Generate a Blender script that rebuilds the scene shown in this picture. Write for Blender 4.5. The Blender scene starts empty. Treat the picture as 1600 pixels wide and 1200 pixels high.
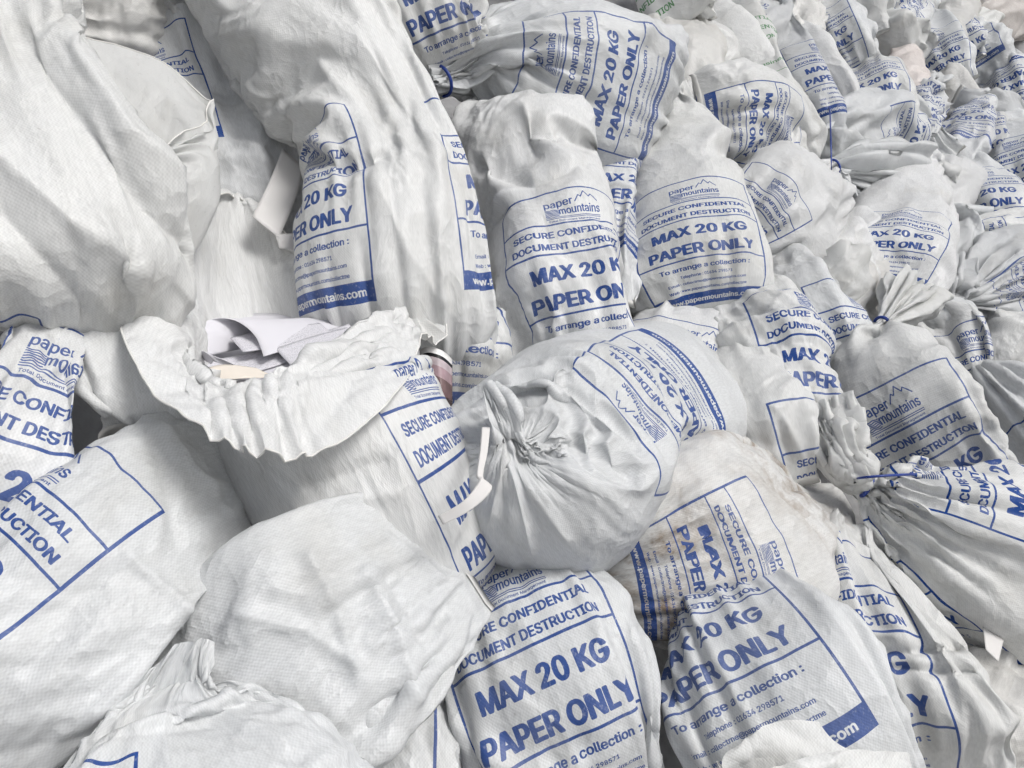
import bpy, bmesh, math, random
import numpy as np
from mathutils import Vector

# ------------------------------------------------------------------ camera
scene = bpy.context.scene
F = 1190.0                                   # focal length in photo pixels (1600 wide)
CAM = np.array([0.0, 0.0, 2.3]); PITCH = math.radians(18)
RT = np.array([1.0, 0, 0])
FW = np.array([0, math.cos(PITCH), -math.sin(PITCH)])
DN = np.array([0, -math.sin(PITCH), -math.cos(PITCH)])
cd = bpy.data.cameras.new('camera'); cam = bpy.data.objects.new('camera', cd)
scene.collection.objects.link(cam); scene.camera = cam
cd.sensor_width = 36; cd.lens = F / 1600 * 36; cd.clip_start = .02; cd.clip_end = 600
cam.location = CAM; cam.rotation_euler = (math.radians(90) - PITCH, 0, 0)

# ------------------------------------------------------------------ daylight, overcast
SUN_EL, SUN_AZ = math.radians(54), math.radians(118)   # azimuth clockwise from +Y
w = bpy.data.worlds.new('World'); scene.world = w; w.use_nodes = True
nt = w.node_tree; bg = nt.nodes['Background']
sky = nt.nodes.new('ShaderNodeTexSky'); sky.sky_type = 'NISHITA'; sky.sun_disc = False
sky.sun_elevation = SUN_EL; sky.sun_rotation = SUN_AZ
sky.air_density = 1.0; sky.dust_density = 4.0; sky.ozone_density = 1.0
hs = nt.nodes.new('ShaderNodeHueSaturation'); hs.inputs['Saturation'].default_value = .38   # cloud cover
nt.links.new(sky.outputs[0], hs.inputs['Color']); nt.links.new(hs.outputs[0], bg.inputs['Color'])
bg.inputs['Strength'].default_value = 0.075
sd = bpy.data.lights.new('sun', 'SUN'); sd.energy = 1.5; sd.angle = math.radians(22); sd.color = (1, .985, .965)
sun = bpy.data.objects.new('sun', sd); scene.collection.objects.link(sun)
dirv = Vector((math.sin(SUN_AZ) * math.cos(SUN_EL), math.cos(SUN_AZ) * math.cos(SUN_EL), math.sin(SUN_EL)))
sun.rotation_euler = dirv.to_track_quat('Z', 'Y').to_euler()
vs = scene.view_settings; vs.view_transform = 'Standard'; vs.look = 'None'; vs.gamma = 1; vs.use_curve_mapping = False
vs.exposure = 0.44
scene.cycles.max_bounces = 4; scene.cycles.diffuse_bounces = 3; scene.cycles.glossy_bounces = 1; scene.cycles.transmission_bounces = 2
scene.cycles.use_adaptive_sampling = True; scene.cycles.adaptive_threshold = .04; scene.cycles.adaptive_min_samples = 12
scene.cycles.use_denoising = True

C = scene.collection
rng = np.random.default_rng(7)

# depth of the heap's face along each line of sight (1 / metres)
GX = np.array([-300, 0, 800, 1100, 1400, 1600, 1900.]); GY = np.array([-200, 0, 380, 650, 1000, 1200, 1500.])
GZ = np.array([[1.08, .92, .40, .28, .20, .165, .13], [1.1, .98, .50, .36, .26, .21, .17], [1.25, 1.12, .75, .55, .43, .37, .3],
               [1.35, 1.22, .88, .74, .65, .55, .45], [1.5, 1.37, 1.0, .93, .86, .75, .62], [1.6, 1.45, 1.08, 1.0, .95, .88, .75], [1.7, 1.6, 1.2, 1.1, 1.03, .97, .85]])
def depth(x, y):
    i = int(np.clip(np.searchsorted(GX, x) - 1, 0, 5)); j = int(np.clip(np.searchsorted(GY, y) - 1, 0, 5))
    a = min(max((x - GX[i]) / (GX[i + 1] - GX[i]), -.3), 1.3); b = min(max((y - GY[j]) / (GY[j + 1] - GY[j]), -.3), 1.3)
    g = GZ[j:j + 2, i:i + 2]
    return 1 / ((g[0, 0] * (1 - a) + g[0, 1] * a) * (1 - b) + (g[1, 0] * (1 - a) + g[1, 1] * a) * b)
def at(x, y, dz=0.0, z=None):
    z = (depth(x, y) if z is None else z) + dz
    return CAM + z * ((x - 800) / F * RT + (y - 600) / F * DN + FW)

# ------------------------------------------------------------------ helpers
def link(o, parent=None):
    C.objects.link(o)
    if parent is not None: o.parent = parent
    return o
def tag(o, label=None, cat=None, group=None, kind=None):
    for k, v in (('label', label), ('category', cat), ('group', group), ('kind', kind)):
        if v: o[k] = v
    return o
def mesh_obj(name, verts, faces, mat, parent=None, smooth=True):
    me = bpy.data.meshes.new(name); me.from_pydata([tuple(map(float, v)) for v in verts], [], faces)
    if smooth: me.polygons.foreach_set('use_smooth', [True] * len(me.polygons))
    me.materials.append(mat); me.update()
    return link(bpy.data.objects.new(name, me), parent)

# ------------------------------------------------------------------ printed panel, drawn from font outlines
try:                                                   # Blender's own bundled grotesque; the built-in face otherwise
    import os
    FONT = bpy.data.fonts.load(os.path.join(bpy.utils.system_resource('DATAFILES'), 'fonts', 'Inter.woff2'))
except Exception:
    FONT = None
def text_outlines(s):
    """closed glyph outlines as polygons"""
    cu = bpy.data.curves.new('t', 'FONT'); cu.body = s; cu.size = 1
    if FONT: cu.font = FONT
    o = bpy.data.objects.new('t', cu); C.objects.link(o)
    dg = bpy.context.evaluated_depsgraph_get(); dg.update()
    ev = o.evaluated_get(dg); cv = ev.to_curve(dg); out = []
    for sp in cv.splines:
        n = len(sp.bezier_points)
        if n < 2: continue
        co = np.array([q.co[:2] for q in sp.bezier_points]); hl = np.array([q.handle_left[:2] for q in sp.bezier_points]); hr = np.array([q.handle_right[:2] for q in sp.bezier_points])
        t = np.linspace(0, 1, 6, endpoint=False)[:, None]; pts = []
        for i in range(n):
            j = (i + 1) % n; p0, p1, p2, p3 = co[i], hr[i], hl[j], co[j]
            pts.append((1 - t) ** 3 * p0 + 3 * (1 - t) ** 2 * t * p1 + 3 * (1 - t) * t * t * p2 + t ** 3 * p3)
        out.append(np.vstack(pts))
    ev.to_curve_clear(); bpy.data.objects.remove(o); bpy.data.curves.remove(cu)
    return out
class Sheet:
    """A one-colour print rasterised in memory: x 0..1, y 0..H, ink coverage per pixel."""
    def __init__(self, H, res=1400):
        self.res = res; self.h = int(round(H * res)); self.a = np.zeros((self.h, res), np.float32)
    def tris(self, T, val=1.0):
        T = T * self.res
        for p in T:
            x0, y0 = np.floor(p.min(0)).astype(int); x1, y1 = np.ceil(p.max(0)).astype(int) + 1
            x0, y0 = max(x0, 0), max(y0, 0); x1, y1 = min(x1, self.res), min(y1, self.h)
            if x1 <= x0 or y1 <= y0: continue
            X, Y = np.meshgrid(np.arange(x0, x1) + .5, np.arange(y0, y1) + .5)
            e = []
            for a, b in ((0, 1), (1, 2), (2, 0)):
                e.append((p[b, 0] - p[a, 0]) * (Y - p[a, 1]) - (p[b, 1] - p[a, 1]) * (X - p[a, 0]))
            m = ((e[0] >= 0) & (e[1] >= 0) & (e[2] >= 0)) | ((e[0] <= 0) & (e[1] <= 0) & (e[2] <= 0))
            self.a[y0:y1, x0:x1][m] = val
    def rect(self, x0, y0, x1, y1, val=1.0):
        r = self.res; self.a[max(0, int(y0 * r)):int(y1 * r), max(0, int(x0 * r)):int(x1 * r)] = val
    def line(self, pts, wd, val=1.0):
        for a, b in zip(pts[:-1], pts[1:]):
            a = np.array(a, float); b = np.array(b, float); d = (b - a) / np.linalg.norm(b - a); n = np.array([-d[1], d[0]]) * wd / 2
            a = a - d * wd * .3; b = b + d * wd * .3
            self.tris(np.array([[a + n, a - n, b + n], [b + n, a - n, b - n]]), val)
    def text(self, s, x0, x1, y, h, bold=.0, val=1.0):
        """fit s between x0 and x1 with capital height h, baseline y; bold = stroke growth as a share of h"""
        T = text_outlines(s); allp = np.vstack(T); lo = allp[:, 0].min(); hi = allp[:, 0].max(); cap = .727
        wind = np.zeros((self.h, self.res + 1), np.int16)
        for poly in T:                                  # non-zero winding fill, scan line by scan line
            X = ((poly[:, 0] - lo) / (hi - lo) * (x1 - x0) + x0) * self.res; Y = (poly[:, 1] / cap * h + y) * self.res
            for xa, ya, xb, yb in zip(X, Y, np.roll(X, -1), np.roll(Y, -1)):
                d = 1 if yb > ya else -1
                if d < 0: xa, ya, xb, yb = xb, yb, xa, ya
                r0 = max(0, math.ceil(ya - .5)); r1 = min(self.h - 1, math.ceil(yb - .5) - 1)
                if r1 < r0: continue
                rr = np.arange(r0, r1 + 1); xc = xa + (rr + .5 - ya) / (yb - ya) * (xb - xa)
                wind[rr, np.clip(np.round(xc).astype(int), 0, self.res)] += d
        keep = self.a; m = (np.cumsum(wind, 1)[:, :self.res] != 0).astype(np.float32)
        r = bold * h * self.res; n = int(round(r))
        if n:
            y0 = max(0, int((y - h * .4) * self.res)); y1 = int((y + h * 1.3) * self.res); sub = m[y0:y1]
            for k in range(n):
                d = sub.copy(); d[:, 1:] = np.maximum(d[:, 1:], sub[:, :-1]); d[:, :-1] = np.maximum(d[:, :-1], sub[:, 1:])
                if k % 2 == 0: d[1:] = np.maximum(d[1:], sub[:-1]); d[:-1] = np.maximum(d[:-1], sub[1:])
                sub = d
            m[y0:y1] = sub
        self.a = np.where(m > 0, val, keep)
    def image(self, name):
        a = self.a; b = a.copy()                       # soft edge
        b[1:-1, 1:-1] = (a[1:-1, 1:-1] * 4 + a[:-2, 1:-1] + a[2:, 1:-1] + a[1:-1, :-2] + a[1:-1, 2:]) / 8
        im = bpy.data.images.new(name, self.res, self.h, alpha=False, float_buffer=False)
        im.colorspace_settings.name = 'Non-Color'
        px = np.ones((self.h, self.res, 4), np.float32); px[..., :3] = b[..., None]
        im.pixels.foreach_set(px.ravel()); im.update(); im.pack()
        return im
PH = 1.42; PV = 1.28                                              # panel height / width
def blue_sheet():
    s = Sheet(PH); t = .013
    yb, yc, ym, ys = .115, .43, .85, 1.09              # bar top, contact top, MAX top, SECURE top
    s.rect(.0, .0, 1, yb)
    s.rect(0, 0, t, PH); s.rect(1 - t, 0, 1, PH); s.rect(0, PH - t, 1, PH)
    for y in (yc, ym, ys): s.rect(0, y - t / 2, 1, y + t / 2)
    s.text('www.papermountains.com', .09, .91, .035, .06, .05, 0.0)
    s.text('Web : www.papermountains.com/collectme', .17, .83, .145, .033, .05)
    s.text('Email : collectme@papermountains.com', .18, .82, .205, .033, .05)
    s.text('Telephone : 01634 298571', .29, .71, .265, .035, .05)
    s.text('To arrange a collection :', .15, .85, .335, .056, .05)
    s.text('PAPER ONLY', .11, .89, .475, .137, .065)
    s.text('MAX 20 KG', .16, .84, .665, .137, .065)
    s.text('DOCUMENT DESTRUCTION', .08, .92, .885, .067, .05)
    s.text('SECURE CONFIDENTIAL', .10, .90, .985, .067, .05)
    # emblem: two words, a peak line, a block of wavy strata
    s.text('paper', .34, .53, 1.255, .095, .02)
    s.text('mountains', .43, .71, 1.175, .095, .02)
    s.line([(.545, 1.27), (.575, 1.33), (.59, 1.31), (.615, 1.37), (.645, 1.31), (.66, 1.335), (.70, 1.275)], .008)
    for k in range(6):
        y = 1.163 + k * .0125; x = np.linspace(.34, .425, 9)
        s.line([(a, y + .003 * math.sin(a * 120 + k)) for a in x], .007)
    for k in range(2): s.line([(.34, 1.15 - k * .012), (.71, 1.15 - k * .012)], .006)
    s.text('Total Document Management', .35, .70, 1.108, .022, .04)
    return s.image('sack_print_blue')
def green_sheet():
    s = Sheet(1.0, 900)
    s.text('CONFIDENTIAL', .1, .9, .86, .085, .04); s.text('NON-CONFIDENTIAL', .02, .98, .70, .085, .04)
    s.text('INFORMATION', .2, .8, .55, .08, .04)
    s.line([(.3, .33), (.36, .2), (.5, .38)], .05); s.line([(.36, .2), (.4, .2)], .07)
    s.text('Business', .44, .86, .2, .06, .04); s.rect(.1, .08, .9, .086)
    return s.image('sack_print_green')
IMG_BLUE, IMG_GREEN = blue_sheet(), green_sheet()

# ------------------------------------------------------------------ materials
def N(nt, typ, **kw):
    n = nt.nodes.new(typ)
    for k, v in kw.items():
        if k.startswith('i_'): n.inputs[k[2:].replace('_', ' ')].default_value = v
        else: setattr(n, k, v)
    return n
def math_node(nt, op, a, b=None):
    n = nt.nodes.new('ShaderNodeMath'); n.operation = op
    for i, v in enumerate((a, b)):
        if v is None: continue
        if isinstance(v, (int, float)): n.inputs[i].default_value = v
        else: nt.links.new(v, n.inputs[i])
    return n.outputs[0]
def mixc(nt, fac, a, b, blend='MIX'):
    n = nt.nodes.new('ShaderNodeMix'); n.data_type = 'RGBA'; n.blend_type = blend
    for k, v in ((0, fac), (6, a), (7, b)):
        if isinstance(v, tuple): n.inputs[k].default_value = v
        elif isinstance(v, (int, float)): n.inputs[k].default_value = v
        else: nt.links.new(v, n.inputs[k])
    return n.outputs[2]
def sack_material(name, img=None, ink=(.003, .058, .29, 1), weave=1.0, stain=0.0, trans=.18, ink_amt=1.0, rough=.43):
    m = bpy.data.materials.new(name); m.use_nodes = True; nt = m.node_tree; L = nt.links
    p = nt.nodes['Principled BSDF']; out = nt.nodes['Material Output']
    uv = N(nt, 'ShaderNodeUVMap', uv_map='cloth'); up = N(nt, 'ShaderNodeUVMap', uv_map='print')
    oi = N(nt, 'ShaderNodeObjectInfo'); tc = N(nt, 'ShaderNodeTexCoord')
    # per-sack shift so no two sacks share marks
    sh = N(nt, 'ShaderNodeVectorMath', operation='MULTIPLY_ADD'); L.new(uv.outputs[0], sh.inputs[0])
    sh.inputs[1].default_value = (1, 1, 1)
    rv = N(nt, 'ShaderNodeCombineXYZ')
    for i, k in enumerate((37.0, 91.0, 13.0)): L.new(math_node(nt, 'MULTIPLY', oi.outputs['Random'], k), rv.inputs[i])
    L.new(rv.outputs[0], sh.inputs[2]); U = sh.outputs[0]
    def noise(scale, detail=3, rough=.5, vec=U):
        n = N(nt, 'ShaderNodeTexNoise'); n.inputs['Scale'].default_value = scale; n.inputs['Detail'].default_value = detail
        n.inputs['Roughness'].default_value = rough; L.new(vec, n.inputs['Vector']); return n.outputs['Fac']
    def ramp(v, a, b):
        r = N(nt, 'ShaderNodeMapRange'); r.inputs['From Min'].default_value = a; r.inputs['From Max'].default_value = b
        L.new(v, r.inputs['Value']); return r.outputs[0]
    # woven tapes, about 2 mm wide
    sx = N(nt, 'ShaderNodeSeparateXYZ'); L.new(uv.outputs[0], sx.inputs[0])
    K = math.pi / .0021
    wu = math_node(nt, 'SINE', math_node(nt, 'MULTIPLY', sx.outputs[0], K))
    wv = math_node(nt, 'SINE', math_node(nt, 'MULTIPLY', sx.outputs[1], K))
    weav = math_node(nt, 'MULTIPLY', wu, wv)
    # slub streaks along the tapes
    st = N(nt, 'ShaderNodeVectorMath', operation='MULTIPLY'); L.new(U, st.inputs[0]); st.inputs[1].default_value = (420, 90, 1)
    sl = noise(1, 1, .5, st.outputs[0])
    big = noise(6, 4, .62); fine = noise(210, 1, .5)
    base = mixc(nt, ramp(big, .35, .62), (.865, .872, .875, 1), (.80, .805, .80, 1))
    base = mixc(nt, ramp(big, .56, .76), base, (.735, .73, .71, 1))
    base = mixc(nt, math_node(nt, 'MULTIPLY', ramp(fine, .66, .8), .25), base, (.45, .44, .43, 1))
    if weave: base = mixc(nt, .14 * weave, base, ramp(math_node(nt, 'ADD', sl, math_node(nt, 'MULTIPLY', weav, .18)), .25, .75), 'MULTIPLY')
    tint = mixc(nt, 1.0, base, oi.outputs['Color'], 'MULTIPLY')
    if stain:
        g = N(nt, 'ShaderNodeAttribute', attribute_name='stain', attribute_type='GEOMETRY')
        n1 = ramp(noise(10, 5, .7), .43, .60); n2 = ramp(noise(45, 5, .75), .36, .6)
        f = math_node(nt, 'MULTIPLY', math_node(nt, 'MULTIPLY', n1, g.outputs['Fac']), math_node(nt, 'ADD', math_node(nt, 'MULTIPLY', n2, .6), .4))
        tint = mixc(nt, math_node(nt, 'MULTIPLY', f, stain), tint, (.26, .19, .125, 1))
    col = tint
    if img is not None:
        ti = N(nt, 'ShaderNodeTexImage'); ti.image = img; ti.extension = 'CLIP'; ti.interpolation = 'Linear'
        L.new(up.outputs[0], ti.inputs['Vector'])
        wear = math_node(nt, 'ADD', math_node(nt, 'MULTIPLY', ramp(math_node(nt, 'ADD', fine, math_node(nt, 'MULTIPLY', weav, .06)), .22, .40), .22), .78)
        wear = math_node(nt, 'MULTIPLY', wear, math_node(nt, 'ADD', math_node(nt, 'MULTIPLY', ramp(big, .68, .45), .12), .88))
        fade = math_node(nt, 'ADD', math_node(nt, 'MULTIPLY', oi.outputs['Random'], .1 * ink_amt), .9 * ink_amt)
        fac = math_node(nt, 'MULTIPLY', math_node(nt, 'MULTIPLY', ti.outputs['Color'], wear), fade)
        col = mixc(nt, fac, tint, ink)
    L.new(col, p.inputs['Base Color'])
    p.inputs['Roughness'].default_value = rough; p.inputs['Specular IOR Level'].default_value = .38
    b1 = N(nt, 'ShaderNodeBump'); b1.inputs['Strength'].default_value = .18 * max(weave, .2); b1.inputs['Distance'].default_value = .0008
    L.new(math_node(nt, 'ADD', math_node(nt, 'MULTIPLY', weav, .5), math_node(nt, 'MULTIPLY', sl, .7)), b1.inputs['Height'])
    # hard crinkles: ridged noise gives straight-edged creases at every size
    rn = N(nt, 'ShaderNodeTexNoise'); rn.noise_type = 'RIDGED_MULTIFRACTAL'; rn.normalize = True
    for k_, v_ in (('Scale', 9.0), ('Detail', 3.0), ('Roughness', .5), ('Lacunarity', 2.4), ('Offset', 1.0), ('Gain', 1.3), ('Distortion', .2)):
        if k_ in rn.inputs: rn.inputs[k_].default_value = v_
    L.new(U, rn.inputs['Vector'])
    b2 = N(nt, 'ShaderNodeBump'); b2.inputs['Strength'].default_value = .30; b2.inputs['Distance'].default_value = .012
    L.new(rn.outputs['Fac'], b2.inputs['Height']); L.new(b1.outputs[0], b2.inputs['Normal'])
    L.new(b2.outputs[0], p.inputs['Normal'])
    tr = N(nt, 'ShaderNodeBsdfTranslucent'); L.new(col, tr.inputs['Color']); L.new(b2.outputs[0], tr.inputs['Normal'])
    mx = N(nt, 'ShaderNodeMixShader'); mx.inputs[0].default_value = trans
    L.new(p.outputs[0], mx.inputs[1]); L.new(tr.outputs[0], mx.inputs[2]); L.new(mx.outputs[0], out.inputs['Surface'])
    return m
def plain(name, col, rough=.6, bump=0.0, scale=80, var=.1, spec=.4):
    m = bpy.data.materials.new(name); m.use_nodes = True; nt = m.node_tree; p = nt.nodes['Principled BSDF']
    tc = N(nt, 'ShaderNodeTexCoord'); n = N(nt, 'ShaderNodeTexNoise'); n.inputs['Scale'].default_value = scale; n.inputs['Detail'].default_value = 4
    nt.links.new(tc.outputs['Object'], n.inputs['Vector'])
    c = mixc(nt, n.outputs['Fac'], tuple(c * (1 - var) for c in col) + (1,), tuple(min(1, c * (1 + var)) for c in col) + (1,))
    nt.links.new(c, p.inputs['Base Color']); p.inputs['Roughness'].default_value = rough; p.inputs['Specular IOR Level'].default_value = spec
    if bump:
        b = N(nt, 'ShaderNodeBump'); b.inputs['Strength'].default_value = bump; b.inputs['Distance'].default_value = .01
        nt.links.new(n.outputs['Fac'], b.inputs['Height']); nt.links.new(b.outputs[0], p.inputs['Normal'])
    return m
M = dict(
    blue=sack_material('woven_sack_blue_print', IMG_BLUE),
    dirty=sack_material('woven_sack_stained', IMG_BLUE, stain=1.0),
    green=sack_material('thin_sack_green_print', IMG_GREEN, ink=(.10, .30, .12, 1), weave=.3, trans=.25),
    plain=sack_material('woven_sack_plain'),
    film=sack_material('thin_sack_film', weave=.25, trans=.34, rough=.42),
    filmp=sack_material('thin_sack_film_print', IMG_BLUE, weave=.4, trans=.28, rough=.45),
    tie=plain('cable_tie_blue', (.02, .05, .26), .4), tieb=plain('cable_tie_black', (.015, .015, .02), .4),
    hem=plain('hem_tape', (.74, .73, .70), .6, .2, 60, .06),
    concrete=plain('concrete', (.32, .31, .30), .85, .3, 12, .25),
    core=plain('dark_gap_filler', (.30, .30, .305), .8, .6, 30, .25),  # kept dark so the gaps between sacks look shaded
)

# ------------------------------------------------------------------ the cloth
def catmull(P, t):
    """P (k,...) control, t in 0..k-1"""
    k = len(P); i = np.clip(t.astype(int), 0, k - 2); f = (t - i).reshape((-1,) + (1,) * (P.ndim - 1))
    p0 = P[np.clip(i - 1, 0, k - 1)]; p1 = P[i]; p2 = P[i + 1]; p3 = P[np.clip(i + 2, 0, k - 1)]
    return .5 * (2 * p1 + (p2 - p0) * f + (2 * p0 - 5 * p1 + 4 * p2 - p3) * f ** 2 + (3 * p1 - p0 - 3 * p2 + p3) * f ** 3)
def resample_ring(R, m):
    D = np.vstack([R, R[:1]]); s = np.concatenate([[0], np.cumsum(np.linalg.norm(np.diff(D, axis=0), axis=1))])
    q = np.arange(m) / m * s[-1]
    return np.stack([np.interp(q, s, D[:, c]) for c in range(3)], 1)
def smooth_closed(P, m):
    """closed Catmull-Rom through the points"""
    k = len(P); t = np.arange(m) / m * k; i = t.astype(int); f = (t - i)[:, None]
    p0, p1, p2, p3 = P[(i - 1) % k], P[i % k], P[(i + 1) % k], P[(i + 2) % k]
    return .5 * (2 * p1 + (p2 - p0) * f + (2 * p0 - 5 * p1 + 4 * p2 - p3) * f ** 2 + (3 * p1 - p0 - 3 * p2 + p3) * f ** 3)
def nrm(v): return v / (np.linalg.norm(v, axis=-1, keepdims=True) + 1e-12)
class Tri3:
    """Folded-paper relief: flat facets meeting in straight, sharp creases."""
    def __init__(self, r, n=5):
        self.k = nrm(r.normal(size=(n, 3))) * r.uniform(.6, 1.5, (n, 1)); self.p = r.uniform(0, 1, n); self.n = n
    def tri(self, X, freq):
        q = X @ (self.k.T * freq) + self.p
        return (np.abs((q % 1.0) - .5) * 4 - 1).sum(-1) / self.n ** .5
class Noise3:
    def __init__(self, r, n=24):
        self.k = nrm(r.normal(size=(n, 3))) * r.uniform(.6, 1.6, (n, 1)); self.p = r.uniform(0, 6.283, n); self.n = n
    def __call__(self, X, freq):
        return np.sin(X @ (self.k.T * freq * 6.283) + self.p).sum(-1) / math.sqrt(self.n) * 1.0
def grid_normals(P):
    du = np.roll(P, -1, 1) - np.roll(P, 1, 1); dv = np.empty_like(P)
    dv[1:-1] = P[2:] - P[:-2]; dv[0] = P[1] - P[0]; dv[-1] = P[-1] - P[-2]
    return nrm(np.cross(du, dv))
def relax(P, T, ru, rv, iters, kt, bend):
    """Cloth that is longer than the form it lies on buckles into folds: position-based relaxation on a closed tube.
    P (nv,nu,3); ru (nv,1) rest length round, rv rest length along."""
    nv, nu, _ = P.shape
    ktr = np.full((nv, 1, 1), kt, np.float32); ktr[:3, 0, 0] = np.maximum(kt, [.5, .25, .1])   # the sewn end stays straight
    P = P.astype(np.float32); T = T.astype(np.float32); ru = ru.astype(np.float32)
    rd = np.sqrt(((ru[:-1] + ru[1:]) / 2) ** 2 + rv ** 2)
    def proj(a, b, r, k):
        d = b - a; l = np.sqrt((d * d).sum(-1, keepdims=True)) + 1e-9
        c = d * ((l - r) / l * (.5 * k)); a += c; b -= c
    for it in range(iters):
        for o in (0, 1):
            A = np.roll(P, -o, 1) if o else P
            proj(A[:, 0::2], A[:, 1::2], ru[:, None], .9)
            if o: P = np.roll(A, o, 1)
        for o in (0, 1):
            n = (nv - o) // 2
            proj(P[o:o + 2 * n:2], P[o + 1:o + 1 + 2 * n:2], rv, .9)
        if it % 2 == 0:
            for o in (0, 1):
                n = (nv - o) // 2
                a = P[o:o + 2 * n:2]; b = P[o + 1:o + 1 + 2 * n:2]; r = rd[o:o + 2 * n:2][:n][:, None]
                for sft in (1, -1):
                    B = np.roll(b, sft, 1); proj(a, B, r, .35); b[...] = np.roll(B, -sft, 1)
        # bending: pull towards local mean
        Lp = (np.roll(P, 1, 1) + np.roll(P, -1, 1)) * .5 - P
        P = P + Lp * bend
        Lv = (P[2:] + P[:-2]) * .5 - P[1:-1]
        P[1:-1] += Lv * bend
        P += (T - P) * ktr
    return P
def px(x, y, dz, w): return w * (depth(x, y) + dz) / F
def spine_rings(stations, m=128, n_def=2.2):
    """station (x, y, dz, half-width px[, thickness ratio[, exponent]]) or a list of (x,y,dz) points = explicit ring"""
    cen = []
    for s in stations:
        if isinstance(s, list): cen.append(np.mean([at(*q) for q in s], 0))
        else: cen.append(at(s[0], s[1], s[2]))
    cen = np.array(cen); k = len(cen)
    tan = np.empty_like(cen); tan[1:-1] = cen[2:] - cen[:-2]; tan[0] = cen[1] - cen[0]; tan[-1] = cen[-1] - cen[-2]; tan = nrm(tan)
    V = nrm(CAM - cen)
    rings = []; prevN = None
    q = [np.linalg.norm(np.cross(tan[i], V[i])) for i in range(k)]
    order = int(np.argmax(q)); frames = [None] * k
    def fr(i, ref):
        n = ref - tan[i] * (ref @ tan[i]); return nrm(n)
    frames[order] = fr(order, V[order])
    for i in list(range(order + 1, k)): frames[i] = fr(i, frames[i - 1] if q[i] < .55 else V[i])
    for i in list(range(order - 1, -1, -1)): frames[i] = fr(i, frames[i + 1] if q[i] < .55 else V[i])
    th = np.linspace(0, 2 * math.pi, 400, endpoint=False)
    for i, s in enumerate(stations):
        if isinstance(s, list):
            rings.append(smooth_closed(np.array([at(*p) for p in s]), m)); continue
        x, y, dz, wp = s[:4]; t = s[4] if len(s) > 4 else .8; n = s[5] if len(s) > 5 else n_def
        rw = px(x, y, dz, wp); rd = max(rw * t, .002)
        Nn = frames[i]; S = np.cross(tan[i], Nn)
        sn, cs = np.sin(th), np.cos(th)
        R = cen[i] + (rw * np.sign(sn) * np.abs(sn) ** (2 / n))[:, None] * S + (rd * np.sign(cs) * np.abs(cs) ** (2 / n))[:, None] * Nn
        rings.append(resample_ring(R, m))
    return np.array(rings)
def upsample(P, nv, nu):
    n0, m0, _ = P.shape
    t = np.linspace(0, n0 - 1, nv); Q = catmull(P.astype(float), t)
    x = np.arange(nu) / nu * m0; i = x.astype(int); f = (x - i)[None, :, None]
    p0, p1, p2, p3 = Q[:, (i - 1) % m0], Q[:, i % m0], Q[:, (i + 1) % m0], Q[:, (i + 2) % m0]
    return .5 * (2 * p1 + (p2 - p0) * f + (2 * p0 - 5 * p1 + 4 * p2 - p3) * f ** 2 + (3 * p1 - p0 - 3 * p2 + p3) * f ** 3)
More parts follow.
